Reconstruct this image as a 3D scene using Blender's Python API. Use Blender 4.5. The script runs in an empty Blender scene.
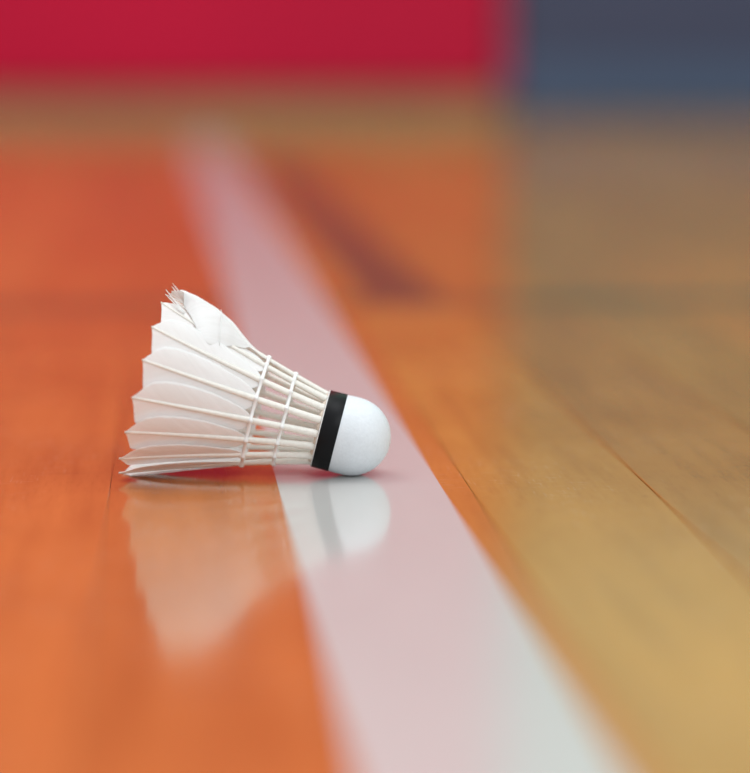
import bpy, math, random
from mathutils import Vector, noise

random.seed(7)
scene = bpy.context.scene
COL = scene.collection
R = math.radians

# ------------------------------------------------------------------ camera
cam = bpy.data.cameras.new('camera')
cam.sensor_fit = 'HORIZONTAL'
cam.sensor_width = 36.0
cam.lens = 36.0 * 2240.0 / 750.0
cam.clip_start = 0.02
cam.dof.use_dof = True
cam.dof.focus_distance = 0.725
cam.dof.aperture_fstop = 3.5
cam_ob = bpy.data.objects.new('camera', cam)
cam_ob.location = (0, 0, 0.1435)
cam_ob.rotation_euler = (R(90 - 8.918), 0, R(-5.166))
COL.objects.link(cam_ob)
scene.camera = cam_ob

# ------------------------------------------------------------------ light
world = bpy.data.worlds.new('hall_light')
scene.world = world
world.use_nodes = True
bg = world.node_tree.nodes['Background']
bg.inputs['Color'].default_value = (0.93, 0.97, 1.0, 1)
bg.inputs['Strength'].default_value = 0.76


def area_light(name, loc, size, power, color, target):
    l = bpy.data.lights.new(name, 'AREA')
    l.shape = 'RECTANGLE'
    l.size, l.size_y = size
    l.energy = power
    l.color = color
    o = bpy.data.objects.new(name, l)
    o.location = loc
    d = Vector(target) - Vector(loc)
    o.rotation_euler = d.to_track_quat('-Z', 'Y').to_euler()
    COL.objects.link(o)
    return o


area_light('ceiling_light', (1.6, 0.4, 5.5), (3.0, 3.0), 80, (0.95, 0.98, 1.0), (0.2, 1.2, 0))
area_light('ceiling_light', (-1.6, 2.2, 5.5), (3.0, 3.0), 80, (1.0, 0.98, 0.95), (0, 2.0, 0))
area_light('side_fill', (3.0, -2.2, 2.6), (3.0, 1.8), 62, (0.93, 0.97, 1.0), (0.0, 0.9, 0))  # unseen fill added to brighten the camera side of the shuttlecock

area_light('wall_wash_fill', (-0.6, 2.7, 2.3), (5.0, 0.25), 92, (1.0, 0.98, 0.95), (-0.6, 3.79, 2.6))  # unseen strip added to brighten the back panels and their floor reflection

vs = scene.view_settings
vs.view_transform = 'Standard'
vs.look = 'None'
vs.exposure = 0.16
vs.gamma = 1.0
vs.use_curve_mapping = False
scene.cycles.use_denoising = True
scene.cycles.max_bounces = 14
scene.cycles.diffuse_bounces = 8


# ------------------------------------------------------------------ helpers
def make_obj(name, verts, faces, mat, parent=None, smooth=False, uvs=None):
    me = bpy.data.meshes.new(name)
    me.from_pydata([tuple(v) for v in verts], [], faces)
    me.update()
    if smooth:
        for p in me.polygons:
            p.use_smooth = True
    if uvs is not None:
        ul = me.uv_layers.new(name='UVMap')
        for lp in me.loops:
            ul.data[lp.index].uv = uvs[lp.vertex_index]
    me.materials.append(mat)
    o = bpy.data.objects.new(name, me)
    COL.objects.link(o)
    if parent is not None:
        o.parent = parent
    return o


BOXF = [(0, 3, 2, 1), (4, 5, 6, 7), (0, 1, 5, 4), (1, 2, 6, 5), (2, 3, 7, 6), (3, 0, 4, 7)]


def box_data(x0, x1, y0, y1, z0, z1):
    return [(x0, y0, z0), (x1, y0, z0), (x1, y1, z0), (x0, y1, z0),
            (x0, y0, z1), (x1, y0, z1), (x1, y1, z1), (x0, y1, z1)]


def box(name, b, mat, parent=None):
    return make_obj(name, box_data(*b), BOXF, mat, parent)


def tag(o, label=None, cat=None, group=None, kind=None):
    if label: o['label'] = label
    if cat: o['category'] = cat
    if group: o['group'] = group
    if kind: o['kind'] = kind
    return o


def new_mat(name):
    m = bpy.data.materials.new(name)
    m.use_nodes = True
    nt = m.node_tree
    return m, nt, nt.nodes['Principled BSDF']


def N(nt, typ, **kw):
    n = nt.nodes.new(typ)
    for k, v in kw.items():
        if hasattr(n, k):
            setattr(n, k, v)
        else:
            n.inputs[k.replace('_', ' ')].default_value = v
    return n


def ramp(nt, src, stops):
    r = nt.nodes.new('ShaderNodeValToRGB')
    els = r.color_ramp.elements
    els[0].position, els[0].color = stops[0]
    els[1].position, els[1].color = stops[-1]
    for p, c in stops[1:-1]:
        e = els.new(p); e.color = c
    nt.links.new(src, r.inputs['Fac'])
    return r


def mixc(nt, typ, fac, a, b):
    m = nt.nodes.new('ShaderNodeMix')
    m.data_type = 'RGBA'
    m.blend_type = typ
    m.clamp_result = False
    for sock, v in ((m.inputs[0], fac), (m.inputs[6], a), (m.inputs[7], b)):
        if hasattr(v, 'is_linked'):
            nt.links.new(v, sock)
        else:
            sock.default_value = v
    return m.outputs[2]


def mapped(nt, src, scale, loc=(0, 0, 0), rot=(0, 0, 0)):
    m = nt.nodes.new('ShaderNodeMapping')
    m.inputs['Scale'].default_value = scale
    m.inputs['Location'].default_value = loc
    m.inputs['Rotation'].default_value = rot
    nt.links.new(src, m.inputs['Vector'])
    return m.outputs['Vector']


def noise_tex(nt, vec, scale, detail=3, rough=0.5):
    n = nt.nodes.new('ShaderNodeTexNoise')
    n.inputs['Scale'].default_value = scale
    n.inputs['Detail'].default_value = detail
    n.inputs['Roughness'].default_value = rough
    nt.links.new(vec, n.inputs['Vector'])
    return n.outputs['Fac']


def g(v, a=1.0):
    return (v, v, v, a)


# ------------------------------------------------------------------ materials
FLOOR_ROUGH = 0.125


def wood_material():
    m, nt, b = new_mat('varnished_maple')
    L = nt.links
    geo = nt.nodes.new('ShaderNodeNewGeometry')
    info = nt.nodes.new('ShaderNodeObjectInfo')
    off = N(nt, 'ShaderNodeVectorMath', operation='SCALE')
    comb = nt.nodes.new('ShaderNodeCombineXYZ')
    L.new(info.outputs['Random'], comb.inputs['X'])
    L.new(info.outputs['Random'], comb.inputs['Y'])
    L.new(comb.outputs[0], off.inputs[0])
    off.inputs['Scale'].default_value = 37.0
    add = N(nt, 'ShaderNodeVectorMath', operation='ADD')
    L.new(geo.outputs['Position'], add.inputs[0])
    L.new(off.outputs[0], add.inputs[1])
    P = add.outputs[0]
    # long soft grain along the plank and short flecks
    grain = noise_tex(nt, mapped(nt, P, (95, 7, 20)), 1.0, 4, 0.55)
    fleck = noise_tex(nt, mapped(nt, P, (700, 90, 100)), 1.0, 2, 0.5)
    cloud = noise_tex(nt, mapped(nt, P, (14, 9, 9)), 1.0, 3, 0.5)
    c = ramp(nt, grain, [(0.28, (0.83, 0.80, 0.76, 1)), (0.5, g(1.0)), (0.72, (1.08, 1.10, 1.12, 1))])
    f = ramp(nt, fleck, [(0.30, (0.94, 0.92, 0.90, 1)), (0.46, g(1.0)), (1.0, g(1.04))])
    k = ramp(nt, cloud, [(0.3, (0.90, 0.88, 0.85, 1)), (0.7, (1.07, 1.07, 1.07, 1))])
    col = mixc(nt, 'MULTIPLY', 1.0, info.outputs['Color'], c.outputs['Color'])
    col = mixc(nt, 'MULTIPLY', 1.0, col, f.outputs['Color'])
    col = mixc(nt, 'MULTIPLY', 1.0, col, k.outputs['Color'])
    # pale scuffs scattered over the varnish
    scuff = noise_tex(nt, mapped(nt, geo.outputs['Position'], (330, 210, 100), rot=(0, 0, 0.5)), 1.0, 3, 0.6)
    sc = ramp(nt, scuff, [(0.70, g(0.0)), (0.80, g(0.35))])
    col = mixc(nt, 'MIX', sc.outputs['Color'], col, (0.75, 0.62, 0.45, 1))
    # fine pale scratches in two directions, gathered in patches
    patch = noise_tex(nt, mapped(nt, geo.outputs['Position'], (18, 12, 1)), 1.0, 2, 0.5)
    for (sx, sy), rot in (((90, 1500), 0.35), ((1500, 70), 0.25), ((120, 1700), -0.9)):
        sn = noise_tex(nt, mapped(nt, geo.outputs['Position'], (sx, sy, 1), rot=(0, 0, rot)), 1.0, 1, 0.5)
        s1 = ramp(nt, sn, [(0.66, g(0.0)), (0.74, g(0.32))])
        s2 = ramp(nt, patch, [(0.42, g(0.0)), (0.60, g(1.0))])
        sf_ = mixc(nt, 'MULTIPLY', 1.0, s1.outputs['Color'], s2.outputs['Color'])
        col = mixc(nt, 'MIX', sf_, col, (0.72, 0.58, 0.42, 1))
    # a few dark knots and rubbed-in marks: centre, half size, strength
    for (mx_, my_), (hx, hy), k_ in (((0.199, 0.955), (0.007, 0.012), 0.45), ((0.103, 0.482), (0.004, 0.005), 0.30),
                                     ((0.147, 0.681), (0.003, 0.003), 0.35), ((0.012, 0.485), (0.034, 0.011), 0.28),
                                     ((-0.028, 0.838), (0.004, 0.010), 0.40), ((-0.035, 0.735), (0.030, 0.006), 0.16)):
        dd = mapped(nt, geo.outputs['Position'], (1 / hx, 1 / hy, 0), (-mx_ / hx, -my_ / hy, 0))
        ln = N(nt, 'ShaderNodeVectorMath', operation='LENGTH')
        L.new(dd, ln.inputs[0])
        wob = N(nt, 'ShaderNodeMath', operation='MULTIPLY_ADD')
        L.new(cloud, wob.inputs[0]); wob.inputs[1].default_value = 0.9
        L.new(ln.outputs['Value'], wob.inputs[2])
        sp = ramp(nt, wob.outputs[0], [(0.45, g(k_)), (1.0, g(0.0))])
        col = mixc(nt, 'MIX', sp.outputs['Color'], col, (0.16, 0.045, 0.02, 1))
    L.new(col, b.inputs['Base Color'])
    b.inputs['IOR'].default_value = 1.6
    rr = ramp(nt, cloud, [(0.3, g(FLOOR_ROUGH * 0.85)), (0.7, g(FLOOR_ROUGH * 1.15))])
    L.new(rr.outputs['Color'], b.inputs['Roughness'])
    # slight chatter across the boards in the varnish
    wave = noise_tex(nt, mapped(nt, P, (25, 240, 30)), 1.0, 2, 0.5)
    bump = nt.nodes.new('ShaderNodeBump')
    bump.inputs['Strength'].default_value = 0.06
    bump.inputs['Distance'].default_value = 0.0004
    L.new(wave, bump.inputs['Height'])
    L.new(bump.outputs['Normal'], b.inputs['Normal'])
    return m


def paint_material(name, color, var=0.05):
    m, nt, b = new_mat(name)
    geo = nt.nodes.new('ShaderNodeNewGeometry')
    n = noise_tex(nt, mapped(nt, geo.outputs['Position'], (30, 12, 30)), 1.0, 3, 0.5)
    r = ramp(nt, n, [(0.3, tuple(c * (1 - var) for c in color) + (1,)), (0.7, tuple(color) + (1,))])
    nt.links.new(r.outputs['Color'], b.inputs['Base Color'])
    b.inputs['Roughness'].default_value = FLOOR_ROUGH
    b.inputs['IOR'].default_value = 1.6
    return m


def plain_material(name, color, rough=0.6, var=0.06, scale=6.0, bump=0.0, spec=0.5):
    m, nt, b = new_mat(name)
    geo = nt.nodes.new('ShaderNodeNewGeometry')
    n = noise_tex(nt, mapped(nt, geo.outputs['Position'], (scale, scale, scale)), 1.0, 4, 0.55)
    r = ramp(nt, n, [(0.3, tuple(c * (1 - var) for c in color) + (1,)),
                     (0.7, tuple(min(1, c * (1 + var)) for c in color) + (1,))])
    nt.links.new(r.outputs['Color'], b.inputs['Base Color'])
    b.inputs['Roughness'].default_value = rough
    b.inputs['Specular IOR Level'].default_value = spec
    if bump:
        bp = nt.nodes.new('ShaderNodeBump')
        bp.inputs['Strength'].default_value = bump
        bp.inputs['Distance'].default_value = 0.0003
        nt.links.new(n, bp.inputs['Height'])
        nt.links.new(bp.outputs['Normal'], b.inputs['Normal'])
    return m


def feather_material():
    m, nt, b = new_mat('white_feather_vane')
    L = nt.links
    uv = nt.nodes.new('ShaderNodeUVMap')
    sep = nt.nodes.new('ShaderNodeSeparateXYZ')
    L.new(uv.outputs['UV'], sep.inputs[0])
    av = N(nt, 'ShaderNodeMath', operation='ABSOLUTE')
    L.new(sep.outputs['Y'], av.inputs[0])
    # barbs leave the shaft at a slant on both sides: s - 1.5*|w|
    mul = N(nt, 'ShaderNodeMath', operation='MULTIPLY_ADD')
    L.new(av.outputs[0], mul.inputs[0])
    mul.inputs[1].default_value = -1.45
    L.new(sep.outputs['X'], mul.inputs[2])
    cb = nt.nodes.new('ShaderNodeCombineXYZ')
    L.new(mul.outputs[0], cb.inputs['X'])
    L.new(sep.outputs['Y'], cb.inputs['Y'])
    barb = noise_tex(nt, mapped(nt, cb.outputs[0], (1.9, 0.10, 1)), 1.0, 3, 0.55)
    soft = noise_tex(nt, mapped(nt, cb.outputs[0], (0.28, 0.12, 1)), 1.0, 2, 0.5)
    c = ramp(nt, barb, [(0.3, (0.95, 0.95, 0.95, 1)), (0.6, (0.985, 0.985, 0.985, 1))])
    c2 = ramp(nt, soft, [(0.3, (0.97, 0.968, 0.962, 1)), (0.7, g(1.0))])
    col = mixc(nt, 'MULTIPLY', 1.0, c.outputs['Color'], c2.outputs['Color'])
    L.new(col, b.inputs['Base Color'])
    b.inputs['Roughness'].default_value = 0.55
    b.inputs['Specular IOR Level'].default_value = 0.25
    bp = nt.nodes.new('ShaderNodeBump')
    bp.inputs['Strength'].default_value = 0.22
    bp.inputs['Distance'].default_value = 0.00025
    L.new(barb, bp.inputs['Height'])
    L.new(bp.outputs['Normal'], b.inputs['Normal'])
    tr = nt.nodes.new('ShaderNodeBsdfTranslucent')
    L.new(col, tr.inputs['Color'])
    mx = nt.nodes.new('ShaderNodeMixShader')
    mx.inputs[0].default_value = 0.30
    L.new(b.outputs[0], mx.inputs[1])
    L.new(tr.outputs[0], mx.inputs[2])
    out = nt.nodes['Material Output']
    L.new(mx.outputs[0], out.inputs['Surface'])
    return m


M_WOOD = wood_material()
M_LINE = paint_material('white_line_paint', (0.575, 0.555, 0.540), 0.04)
M_GREEN = paint_material('green_line_paint', (0.05, 0.125, 0.055), 0.15)
M_SUB = plain_material('dark_subfloor', (0.03, 0.018, 0.010), 0.9)
M_WALL = plain_material('pale_wall_paint', (0.19, 0.35, 0.29), 0.7, 0.03, 1.5)
M_RED = plain_material('red_wall_panel', (0.45, 0.008, 0.043), 0.5, 0.07, 1.3, spec=0.12)
M_BLUE = plain_material('slate_blue_panel', (0.053, 0.065, 0.118), 0.6, 0.08, 2.0, spec=0.25)
M_BLUE2 = plain_material('light_slate_strip', (0.062, 0.100, 0.176), 0.6, 0.05, 2.0, spec=0.25)
M_TAN = plain_material('tan_wood_base', (0.30, 0.20, 0.105), 0.5, 0.10, 4.0)
M_DARK = plain_material('dark_rubber_base', (0.065, 0.050, 0.048), 0.6)
M_VANE = feather_material()
M_SHAFT = plain_material('cream_feather_shaft', (0.94, 0.92, 0.86), 0.24, 0.05, 700.0, 0.25)
_nt = M_SHAFT.node_tree                     # quills let some light through
_tr = _nt.nodes.new('ShaderNodeBsdfTranslucent')
_tr.inputs['Color'].default_value = (0.95, 0.92, 0.85, 1)
_mx = _nt.nodes.new('ShaderNodeMixShader')
_mx.inputs[0].default_value = 0.15
_nt.links.new(_nt.nodes['Principled BSDF'].outputs[0], _mx.inputs[1])
_nt.links.new(_tr.outputs[0], _mx.inputs[2])
_nt.links.new(_mx.outputs[0], _nt.nodes['Material Output'].inputs['Surface'])
M_CORK = plain_material('white_kid_leather', (0.76, 0.80, 0.84), 0.5, 0.03, 900.0, 0.35, 0.35)
M_BAND = plain_material('black_glossy_tape', (0.006, 0.006, 0.007), 0.38, 0.1, 200.0, 0.0, 0.15)
M_EDGE = plain_material('white_tape_edge', (0.8, 0.78, 0.76), 0.5)
M_THREAD = plain_material('white_glued_thread', (0.88, 0.88, 0.87), 0.3, 0.03, 800.0, 0.3)
M_GLUE = plain_material('dried_glue', (0.72, 0.60, 0.50), 0.3, 0.15, 900.0, 0.4)

# ------------------------------------------------------------------ floor
X0, X1, Y0, Y1 = -5.0, 6.0, -3.0, 3.78
floor = tag(box('floor', (X0, X1, Y0, Y1, -0.06, -0.020), M_SUB), 'varnished strip wood sports hall floor', None, None, 'structure')

PW = 0.0575
SEAM0 = 0.0938            # a seam between two strips
TAN = (0.505, 0.255, 0.052)          # pale strips
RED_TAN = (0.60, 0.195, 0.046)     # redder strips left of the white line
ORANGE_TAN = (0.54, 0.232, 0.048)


def tint(row, i):
    rnd = random.Random(row * 131 + i * 17 + 5)
    v = 1.0 + rnd.uniform(-0.13, 0.11)
    w = rnd.uniform(-0.08, 0.08)
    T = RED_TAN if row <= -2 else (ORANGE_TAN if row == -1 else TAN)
    return (T[0] * v, T[1] * v * (1 + w), T[2] * v * (1 + 2 * w))


def plank_mesh(length, gap):
    """one strip with eased top edges, origin at centre of its top face"""
    hw, hl, e, d = PW / 2 - gap / 2, length / 2 - 0.00008, 0.00016 + gap * 0.3, 0.018
    v, f = [], []
    rings = [(0, -d), (0, -e * 0.7), (e, 0)]
    for ins, z in rings:
        v += [(-hw + ins, -hl + ins, z), (hw - ins, -hl + ins, z), (hw - ins, hl - ins, z), (-hw + ins, hl - ins, z)]
    f.append((0, 3, 2, 1)); f.append((8, 9, 10, 11))
    for r in range(2):
        for q in range(4):
            a, b2 = r * 4 + q, r * 4 + (q + 1) % 4
            f.append((a, b2, b2 + 4, a + 4))
    return v, f


LENS = [0.45, 0.62, 0.80, 1.05, 1.30]
MESHES = {}
for Ln in LENS:
    for gname, gap in (('a', 0.00012),):
        v, f = plank_mesh(Ln, gap)
        me = bpy.data.meshes.new('plank')
        me.from_pydata(v, [], f)
        me.update()
        me.materials.append(M_WOOD)
        MESHES[(Ln, gname)] = me

# the view covers a wedge of floor ahead; only strips there are single parts
yaw = R(5.166)


def in_view(x, ya, yb):
    for yy in (ya, (ya + yb) / 2, yb):
        yy = max(yy, 0.40)
        fwd = yy * math.cos(yaw) + x * math.sin(yaw)
        side = x * math.cos(yaw) - yy * math.sin(yaw)
        if abs(side) < fwd * 0.178 + 0.06:
            return True
    return False


GAPS = {0: 0.0003, 1: 0.0005}
rest = {'pale': ([], []), 'red': ([], [])}
SPECIAL = {0: (1.0, 1.0, 0.97), 1: (0.88, 0.86, 0.86), -3: (0.96, 0.93, 0.92)}
row_min = int((X0 - SEAM0) / PW) + 1
row_max = int((X1 - SEAM0) / PW) - 1
for row in range(row_min, row_max):
    xc = SEAM0 + (row + 0.5) * PW
    rnd = random.Random(row * 7 + 3)
    y = Y0 + rnd.uniform(-0.9, 0.0)
    i = 0
    near = -8 <= row <= 8
    while y < Y1:
        Ln = rnd.choice(LENS)
        own = False
        if near and y < 0.3 and y + Ln > 0.0:
            Ln = 1.30 + rnd.uniform(0.0, 0.7) - y      # the strips beside the shuttlecock run through
            own = True
        ya, yb = y, y + Ln
        if yb > Y0 + 0.02 and in_view(xc, ya, yb) and yb > 0.38:
            if yb > Y1 or own:              # last board is cut at the wall
                v, f = plank_mesh(min(Y1, yb) - ya, GAPS.get(row, 0.00012))
                me = bpy.data.meshes.new('plank')
                me.from_pydata(v, [], f); me.materials.append(M_WOOD)
                yb = min(Y1, yb)
            else:
                me = MESHES[(Ln, 'a')]
            o = bpy.data.objects.new('plank', me)
            o.location = (xc, (ya + yb) / 2, 0)
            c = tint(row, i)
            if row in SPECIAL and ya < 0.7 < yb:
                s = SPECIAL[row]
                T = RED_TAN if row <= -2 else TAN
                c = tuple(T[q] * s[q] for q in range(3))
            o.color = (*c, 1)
            COL.objects.link(o)
            o.parent = floor
        else:
            v, f = plank_mesh(min(yb, Y1) - max(ya, Y0), 0.00025) if min(yb, Y1) - max(ya, Y0) > 0.01 else ([], [])
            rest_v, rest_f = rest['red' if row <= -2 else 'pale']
            b0 = len(rest_v)
            rest_v += [(p[0] + xc, p[1] + (min(yb, Y1) + max(ya, Y0)) / 2, p[2]) for p in v]
            rest_f += [tuple(q + b0 for q in fc) for fc in f]
        y = yb
        i += 1
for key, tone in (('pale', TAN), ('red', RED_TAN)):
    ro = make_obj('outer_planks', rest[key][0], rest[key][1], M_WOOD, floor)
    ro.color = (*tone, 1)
    tag(ro, kind='stuff')

# painted lines under the varnish
def line_box(b, mat, skew=0.0, y_ref=0.0):
    """a thin painted strip; skew turns it a little against the boards"""
    v = [(x - (y - y_ref) * skew, y, z) for x, y, z in box_data(*b)]
    return make_obj('court_line', v, BOXF, mat, floor)


wl = line_box((0.0330, 0.0852, -2.2, 3.15, -0.0002, 0.00012), M_LINE, 0.0055, 0.63)
tag(wl, 'white painted court line')
gl = line_box((-3.6, 4.6, 1.186, 1.212, -0.0002, 0.00008), M_GREEN)
tag(gl, 'dark green painted line crossing the boards')
gd = line_box((0.105, 0.149, 1.212, 2.6, -0.0002, 0.00008), M_GREEN, 0.012, 1.2)
tag(gd, 'dark green painted line running away along the boards')

# ------------------------------------------------------------------ walls
tag(box('wall_back', (X0, X1, 3.836, 3.99, -0.06, 4.2), M_WALL), 'pale painted hall wall behind the panels', None, None, 'structure')
tag(box('wall_left', (X0 - 0.15, X0, Y0, 3.99, -0.06, 4.2), M_WALL), 'pale painted side wall', None, None, 'structure')
tag(box('wall_right', (X1, X1 + 0.15, Y0, 3.99, -0.06, 4.2), M_WALL), 'pale painted side wall', None, None, 'structure')
tag(box('baseboard_back', (X0, 0.551, 3.775, 3.81, 0.0, 0.047), M_TAN), 'tan wooden baseboard under the red panel', None, None, 'structure')


def panel(name, b, mat, parent=None, bev=0.012):
    x0, x1, y0, y1, z0, z1 = b
    o = box(name, ((x0 - x1) / 2, (x1 - x0) / 2, (y0 - y1) / 2, (y1 - y0) / 2, (z0 - z1) / 2, (z1 - z0) / 2), mat, parent)
    o.location = ((x0 + x1) / 2, (y0 + y1) / 2, (z0 + z1) / 2)
    md = o.modifiers.new('soft_edge', 'BEVEL')
    md.width = bev
    md.segments = 3
    return o


rp = panel('hall_panel', (-4.2, 0.558, 3.755, 3.81, 0.049, 2.6), M_RED)
tag(rp, 'large bright red wall panel above a tan baseboard', 'wall panel')
root = bpy.data.objects.new('hall_panel', None)
root.location = (1.9, 3.78, 0.0)
COL.objects.link(root)
tag(root, 'slate blue wall panel with a dark base strip', 'wall panel')


def child_box(name, b, mat):
    x0, x1, y0, y1, z0, z1 = b
    lx, ly, lz = root.location
    return box(name, (x0 - lx, x1 - lx, y0 - ly, y1 - ly, z0 - lz, z1 - lz), mat, root)


child_box('panel_board', (0.566, 3.4, 3.765, 3.81, 0.095, 0.70), M_BLUE)
child_box('lower_strip', (0.566, 3.4, 3.761, 3.81, 0.012, 0.095), M_BLUE2)
child_box('base_strip', (0.566, 3.4, 3.768, 3.81, 0.0, 0.012), M_DARK)

# ------------------------------------------------------------------ shuttlecock
MM = 0.001
YAW, TILT, PH0 = 0.1238, 0.2496, 0.01396
CEN = Vector((0.05757, 0.72346, 0.01305))        # centre of the cork's round end
AX = Vector((-math.cos(YAW) * math.cos(TILT), math.sin(YAW) * math.cos(TILT), math.sin(TILT)))
NV = Vector((-math.sin(YAW), -math.cos(YAW), 0))
UP = AX.cross(NV)
if UP.z < 0: UP = -UP
BASE = Vector((CEN.x, CEN.y, 0.0))
S0, S1, R0, R1 = 10.5, 69.9, 11.1, 30.9          # feather cone, mm

shuttle = bpy.data.objects.new('shuttlecock', None)
shuttle.location = BASE
shuttle.empty_display_size = 0.02
COL.objects.link(shuttle)
tag(shuttle, 'white feather shuttlecock with black band and frayed top feathers lying on the white line', 'shuttlecock')


def P3(s, r, ang, floor_min=0.00022):
    """cone coordinates (mm, mm, radians) to a point relative to the shuttlecock's base"""
    p = CEN + AX * (s * MM) + (NV * math.cos(ang) + UP * math.sin(ang)) * (r * MM)
    if p.z < floor_min:
        p.z = floor_min
    return p - BASE


def cone_r(s):
    u = min(1.0, max(0.0, (s - S0) / (S1 - S0)))
    return R0 + u * (R1 - R0) - 1.0 * math.sin(math.pi * u) ** 0.8


def lathe(name, prof, mat, seg=96, parent=shuttle, cap0=False, cap1=False):
    v, f = [], []
    for s, r in prof:
        for j in range(seg):
            v.append(P3(s, r, 2 * math.pi * j / seg))
    n = len(prof)
    for i in range(n - 1):
        for j in range(seg):
            a, b = i * seg + j, i * seg + (j + 1) % seg
            f.append((a, b, b + seg, a + seg))
    if cap0: f.append(tuple(range(seg - 1, -1, -1)))
    if cap1: f.append(tuple(range((n - 1) * seg, n * seg)))
    return make_obj(name, v, f, mat, parent, True)


# cork: round nose, short straight skirt
prof = []
for i in range(0, 29):
    t = R(90) * i / 28
    prof.append((-13.0 * math.cos(t), max(0.02, 13.0 * math.sin(t))))
prof += [(1.5, 13.02), (3.0, 12.98), (4.2, 12.88), (5.0, 12.80), (10.0, 12.75), (10.6, 12.55), (10.75, 12.0), (10.75, 0.02)]
lathe('cork', prof, M_CORK, 128)
lathe('black_band', [(4.5, 12.70), (4.5, 12.98), (4.6, 13.04), (10.2, 13.02), (10.3, 12.96), (10.3, 12.70)], M_BAND, 128)
lathe('tape_edge', [(10.3, 12.6), (10.3, 13.0), (10.62, 12.98), (10.62, 12.5)], M_EDGE, 96)

# glue ring with lumps around the quill roots
v, f = [], []
seg, ring = 160, 8
for j in range(seg):
    a = 2 * math.pi * j / seg
    n1 = noise.noise(Vector((math.cos(a) * 9, math.sin(a) * 9, 1.3)))
    rr = 0.75 + 0.35 * n1
    for q in range(ring):
        b = 2 * math.pi * q / ring
        v.append(P3(10.9 + rr * math.cos(b), 11.5 + 0.9 * rr * math.sin(b), a))
for j in range(seg):
    for q in range(ring):
        f.append((j * ring + q, j * ring + (q + 1) % ring, ((j + 1) % seg) * ring + (q + 1) % ring, ((j + 1) % seg) * ring + q))
make_obj('glue_ring', v, f, M_GLUE, shuttle, True)


def interp(pts, t):
    if t <= pts[0][0]: return pts[0][1]
    for (a, va), (b, vb) in zip(pts, pts[1:]):
        if t <= b:
            k = (t - a) / (b - a)
            return va + (vb - va) * k
    return pts[-1][1]


UPPER = [(0, 1.8), (0.05, 2.9), (0.13, 4.0), (0.22, 4.8), (0.35, 6.0), (0.47, 6.6), (0.6, 7.0), (0.75, 6.9), (0.85, 6.0), (0.91, 4.4), (0.955, 2.2), (1.0, 0.25)]
LOWER = [(0, 2.6), (0.05, 4.3), (0.12, 5.5), (0.22, 6.2), (0.4, 7.0), (0.6, 7.8), (0.8, 8.6), (0.92, 8.9), (0.945, 8.2), (0.962, 5.2), (0.98, 2.4), (1.0, 0.25)]
VS0 = 33.4
STUB = [(28.5, 0.3), (31.0, 0.6), (33.4, 2.6)]
TORN_ANG = [(35, 4), (40, 12), (44, 22), (47, 30), (49.5, 35.5), (52, 38), (54, 36), (56, 31), (60, 18), (65, 6), (70, 2)]
PUFF = [(35, 0.3), (40, 1.4), (44, 3.2), (47, 4.6), (53, 5.6), (60, 5.2), (65, 4.0), (70, 2.0)]


def shaft_w(t):        # half width, t = 0 at the cork, 1 at the tip
    return interp([(0, 1.35), (0.2, 1.2), (0.38, 1.08), (0.52, 0.9), (0.75, 0.66), (1, 0.38)], t)


FAR = {5: 3.5, 6: 8, 7: 10, 8: 10, -7: 10, -6: 7.5, -5: 3}      # the far side sits unevenly


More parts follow.
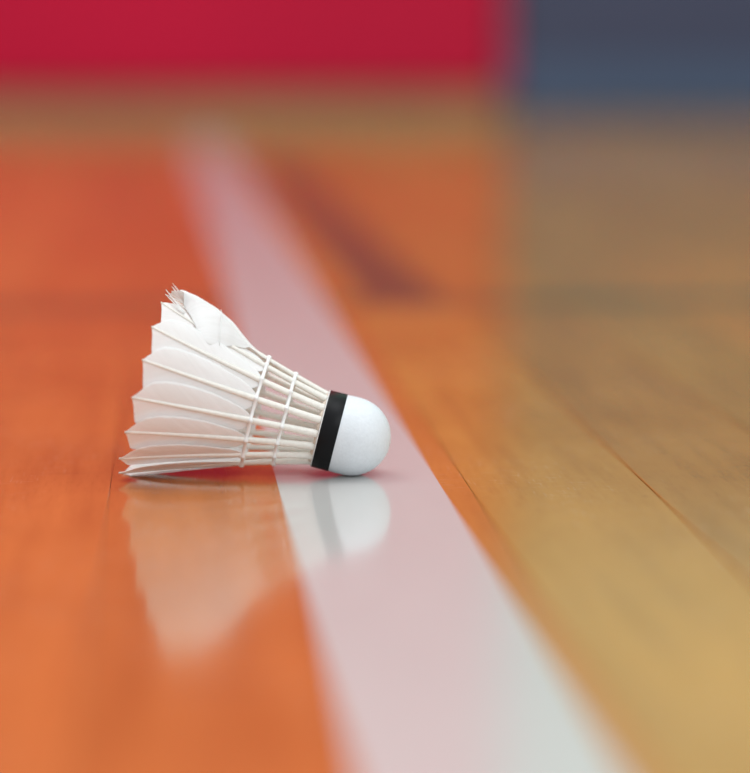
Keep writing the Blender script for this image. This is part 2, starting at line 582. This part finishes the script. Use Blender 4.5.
def build_feather(k):
    rnd = random.Random(100 + k)
    ang0 = PH0 + R(22.5) * k + R(FAR.get(k, 0)) + R(rnd.uniform(-0.4, 0.4))
    torn = k == 4
    tipS = S1 + rnd.uniform(-0.35, 0.35) - (1.6 if torn else 0)
    # --- vane: both sides of the shaft in one sheet
    nt_, nw = 52, 20 if torn else 9
    verts, uvs = [], []
    wl_, wu = rnd.uniform(0.95, 1.05), rnd.uniform(0.94, 1.05)
    tu = 0.20 + rnd.uniform(-0.03, 0.03) - (0.16 if k == 3 else 0)
    tl = 0.26 + rnd.uniform(-0.03, 0.03)
    seed = rnd.uniform(0, 50)
    for i in range(nt_ + 1):
        q = i / nt_
        t = 1 - (1 - q) ** 1.7
        s = 28.5 + (tipS - 28.5) * t
        t = max(0.0, (s - VS0) / (tipS - VS0))
        r = cone_r(s)
        W = {}
        jag = 0.22 * noise.noise(Vector((s * 1.3, seed, 0))) + 0.12 * noise.noise(Vector((s * 4.0, seed, 5)))
        W[1] = interp(UPPER, t) * wu + jag * min(1, 4 * t)
        W[-1] = (interp(LOWER, t) if s > VS0 else 0) * wl_ + jag * min(1, 4 * t)
        if s < VS0:                       # short glued stubs of barbs below the vane
            W[-1] = interp(STUB, s) + 0.35 * noise.noise(Vector((s * 2.5, seed, 9)))
            W[1] = min(1.3, 0.4 * W[-1])
        if torn:
            W[-1] = R(interp(TORN_ANG, s)) * r + jag
            W[1] *= 0.9
        for j in range(-nw, nw + 1):
            side = 1 if j >= 0 else -1
            w = max(0.0, W[side]) * abs(j) / nw
            if side > 0:
                rad = tu * w - 0.006 * w * w
                if torn: rad = interp(PUFF, s) * min(1, w / 3.0) * (1 - 0.03 * w)
            else:
                rad = -tl * w + 0.010 * w * w
                if torn:
                    u_ = min(1, w / 3.0)
                    top = interp(PUFF, s)
                    rad = top * u_ * u_ * (3 - 2 * u_)
                    e_ = max(0.0, w - 4) / max(1.0, W[-1] - 4)
                    rad += (min(top, 0.5) - top) * min(1, e_) ** 0.8 if w > 4 else 0.0
                    rad += 0.12 * math.sin(s * 0.5 + w * 0.5) * min(1, w / 6)
            # barbs slope forward so the sheet ripples a little
            rad += 0.10 * noise.noise(Vector((s * 0.35 - 0.5 * w, w * 0.25, seed))) * min(1, w / 2)
            rr = r + 0.15 + rad
            verts.append(P3(s, rr, ang0 + side * w / r))
            uvs.append((s, side * w))
    cols = 2 * nw + 1
    faces = []
    for i in range(nt_):
        for j in range(cols - 1):
            a = i * cols + j
            faces.append((a, a + 1, a + 1 + cols, a + cols))
    vane = make_obj('feather', verts, faces, M_VANE, shuttle, True, uvs)
    sd = vane.modifiers.new('thickness', 'SOLIDIFY')
    sd.thickness = 0.00009
    sd.offset = 0
    # --- shaft: tapering oval quill, slightly proud of the sheet
    sv, sf = [], []
    rings, seg = 26, 10
    for i in range(rings + 1):
        t = i / rings
        s = S0 - 0.6 + (tipS + 0.25 - S0 + 0.6) * t
        r = cone_r(s) + 0.25
        hw = shaft_w(t)
        for q in range(seg):
            b = 2 * math.pi * q / seg
            sv.append(P3(s, r + 0.85 * hw * math.sin(b), ang0 + hw * math.cos(b) / r))
    for i in range(rings):
        for q in range(seg):
            a, b = i * seg + q, i * seg + (q + 1) % seg
            sf.append((a, b, b + seg, a + seg))
    sf.append(tuple(range(seg - 1, -1, -1)))
    sf.append(tuple(range(rings * seg, rings * seg + seg)))
    make_obj('shaft', sv, sf, M_SHAFT, vane, True)
    return vane, ang0


feathers = {}
for k in range(-7, 9):
    feathers[k] = build_feather(k)
tag(feathers[4][0], 'torn feather with its vane split and hanging over its neighbour')


def barb(parent, pts, w0, w1, mat=M_VANE):
    """a loose flat barb through cone points (s, r, angle)"""
    P = [P3(*p) for p in pts]
    n = len(P)
    v, f, uv = [], [], []
    for i, p in enumerate(P):
        d = (P[min(i + 1, n - 1)] - P[max(i - 1, 0)]).normalized()
        nrm = (p + BASE - CEN - AX * ((p + BASE - CEN).dot(AX))).normalized()
        side = d.cross(nrm).normalized()
        w = (w0 + (w1 - w0) * i / (n - 1)) * MM / 2
        th = nrm * 0.00009
        for q in (side * w + th, side * w - th, -side * w - th, -side * w + th):
            v.append(p + q)
            uv.append((i * 1.0, 0.2))
    for i in range(n - 1):
        for q in range(4):
            a, b = i * 4 + q, i * 4 + (q + 1) % 4
            f.append((a, b, b + 4, a + 4))
    f.append((3, 2, 1, 0)); f.append(tuple(range(4 * n - 4, 4 * n)))
    return make_obj('loose_barb', v, f, mat, parent, True, uv)


# frayed barbs at the top tips
ft, at = feathers[4]
rb = random.Random(4)
for (da, s_end, dr, wa) in ((-3, 68.6, 1.6, 0.9), (-6, 68.0, 1.6, 1.2), (-9, 67.6, 1.2, 1.4), (-1, 69.0, 1.4, 0.6),
                            (3, 69.2, 2.2, 0.6), (7, 68.4, 1.8, 0.9), (11, 67.6, 1.4, 1.1), (-13, 68.6, 0.9, 0.9), (-17, 69.2, 0.8, 0.7)):
    s_a = 60.5 + rb.uniform(-1, 1)
    pts = []
    for i in range(7):
        t = i / 6
        s = s_a + (s_end - s_a) * t
        pts.append((s, cone_r(s) + 1.4 + dr * t * t, at + R(da) * (0.35 + 0.65 * t) + R(rb.uniform(-.4, .4))))
    barb(ft, pts, wa, 0.18)
f3, a3 = feathers[3]
for (da, s_end, dr) in ((6, 69.6, 1.0), (9, 69.9, 1.7)):
    pts = []
    for i in range(6):
        t = i / 5
        s = 62 + (s_end - 62) * t
        pts.append((s, cone_r(s) + 1.0 + dr * t, a3 + R(da) * (0.3 + 0.7 * t)))
    barb(f3, pts, 0.8, 0.2)
# one thin barb lying across the torn vane
pts = []
for i in range(7):
    t = i / 6
    pts.append((51.5 - 3.2 * t, cone_r(51.5 - 3.2 * t) + 6.1 - 4.9 * t * t, at - R(2 + 31 * t)))
barb(ft, pts, 0.20, 0.14)

SHAFTS = [f_[1] for f_ in feathers.values()]
# thread rings tying the shafts together
for s_r, rad in ((22.6, 0.62), (32.6, 0.62)):
    v, f = [], []
    seg, ring = 16 * 14, 8
    rc = cone_r(s_r)
    for j in range(seg):
        a = PH0 + 2 * math.pi * j / seg
        ph = 2 * math.exp(-(min(abs((a - q_ + math.pi) % (2 * math.pi) - math.pi) for q_ in SHAFTS) / R(4.5)) ** 2) - 1   # 1 on a shaft, -1 between
        rr = rad * (1.0 + 0.5 * max(0, ph) ** 3 + 0.10 * noise.noise(Vector((j * 0.4, s_r, 0))))
        cr = rc + 0.55 + 0.55 * ph
        ds = 0.12 * math.sin(3 * a + s_r)
        for q in range(ring):
            b = 2 * math.pi * q / ring
            v.append(P3(s_r + ds + rr * math.cos(b), cr + rr * 0.8 * math.sin(b), a))
    for j in range(seg):
        for q in range(ring):
            f.append((j * ring + q, j * ring + (q + 1) % ring, ((j + 1) % seg) * ring + (q + 1) % ring, ((j + 1) % seg) * ring + q))
    make_obj('thread_ring', v, f, M_THREAD, shuttle, True)
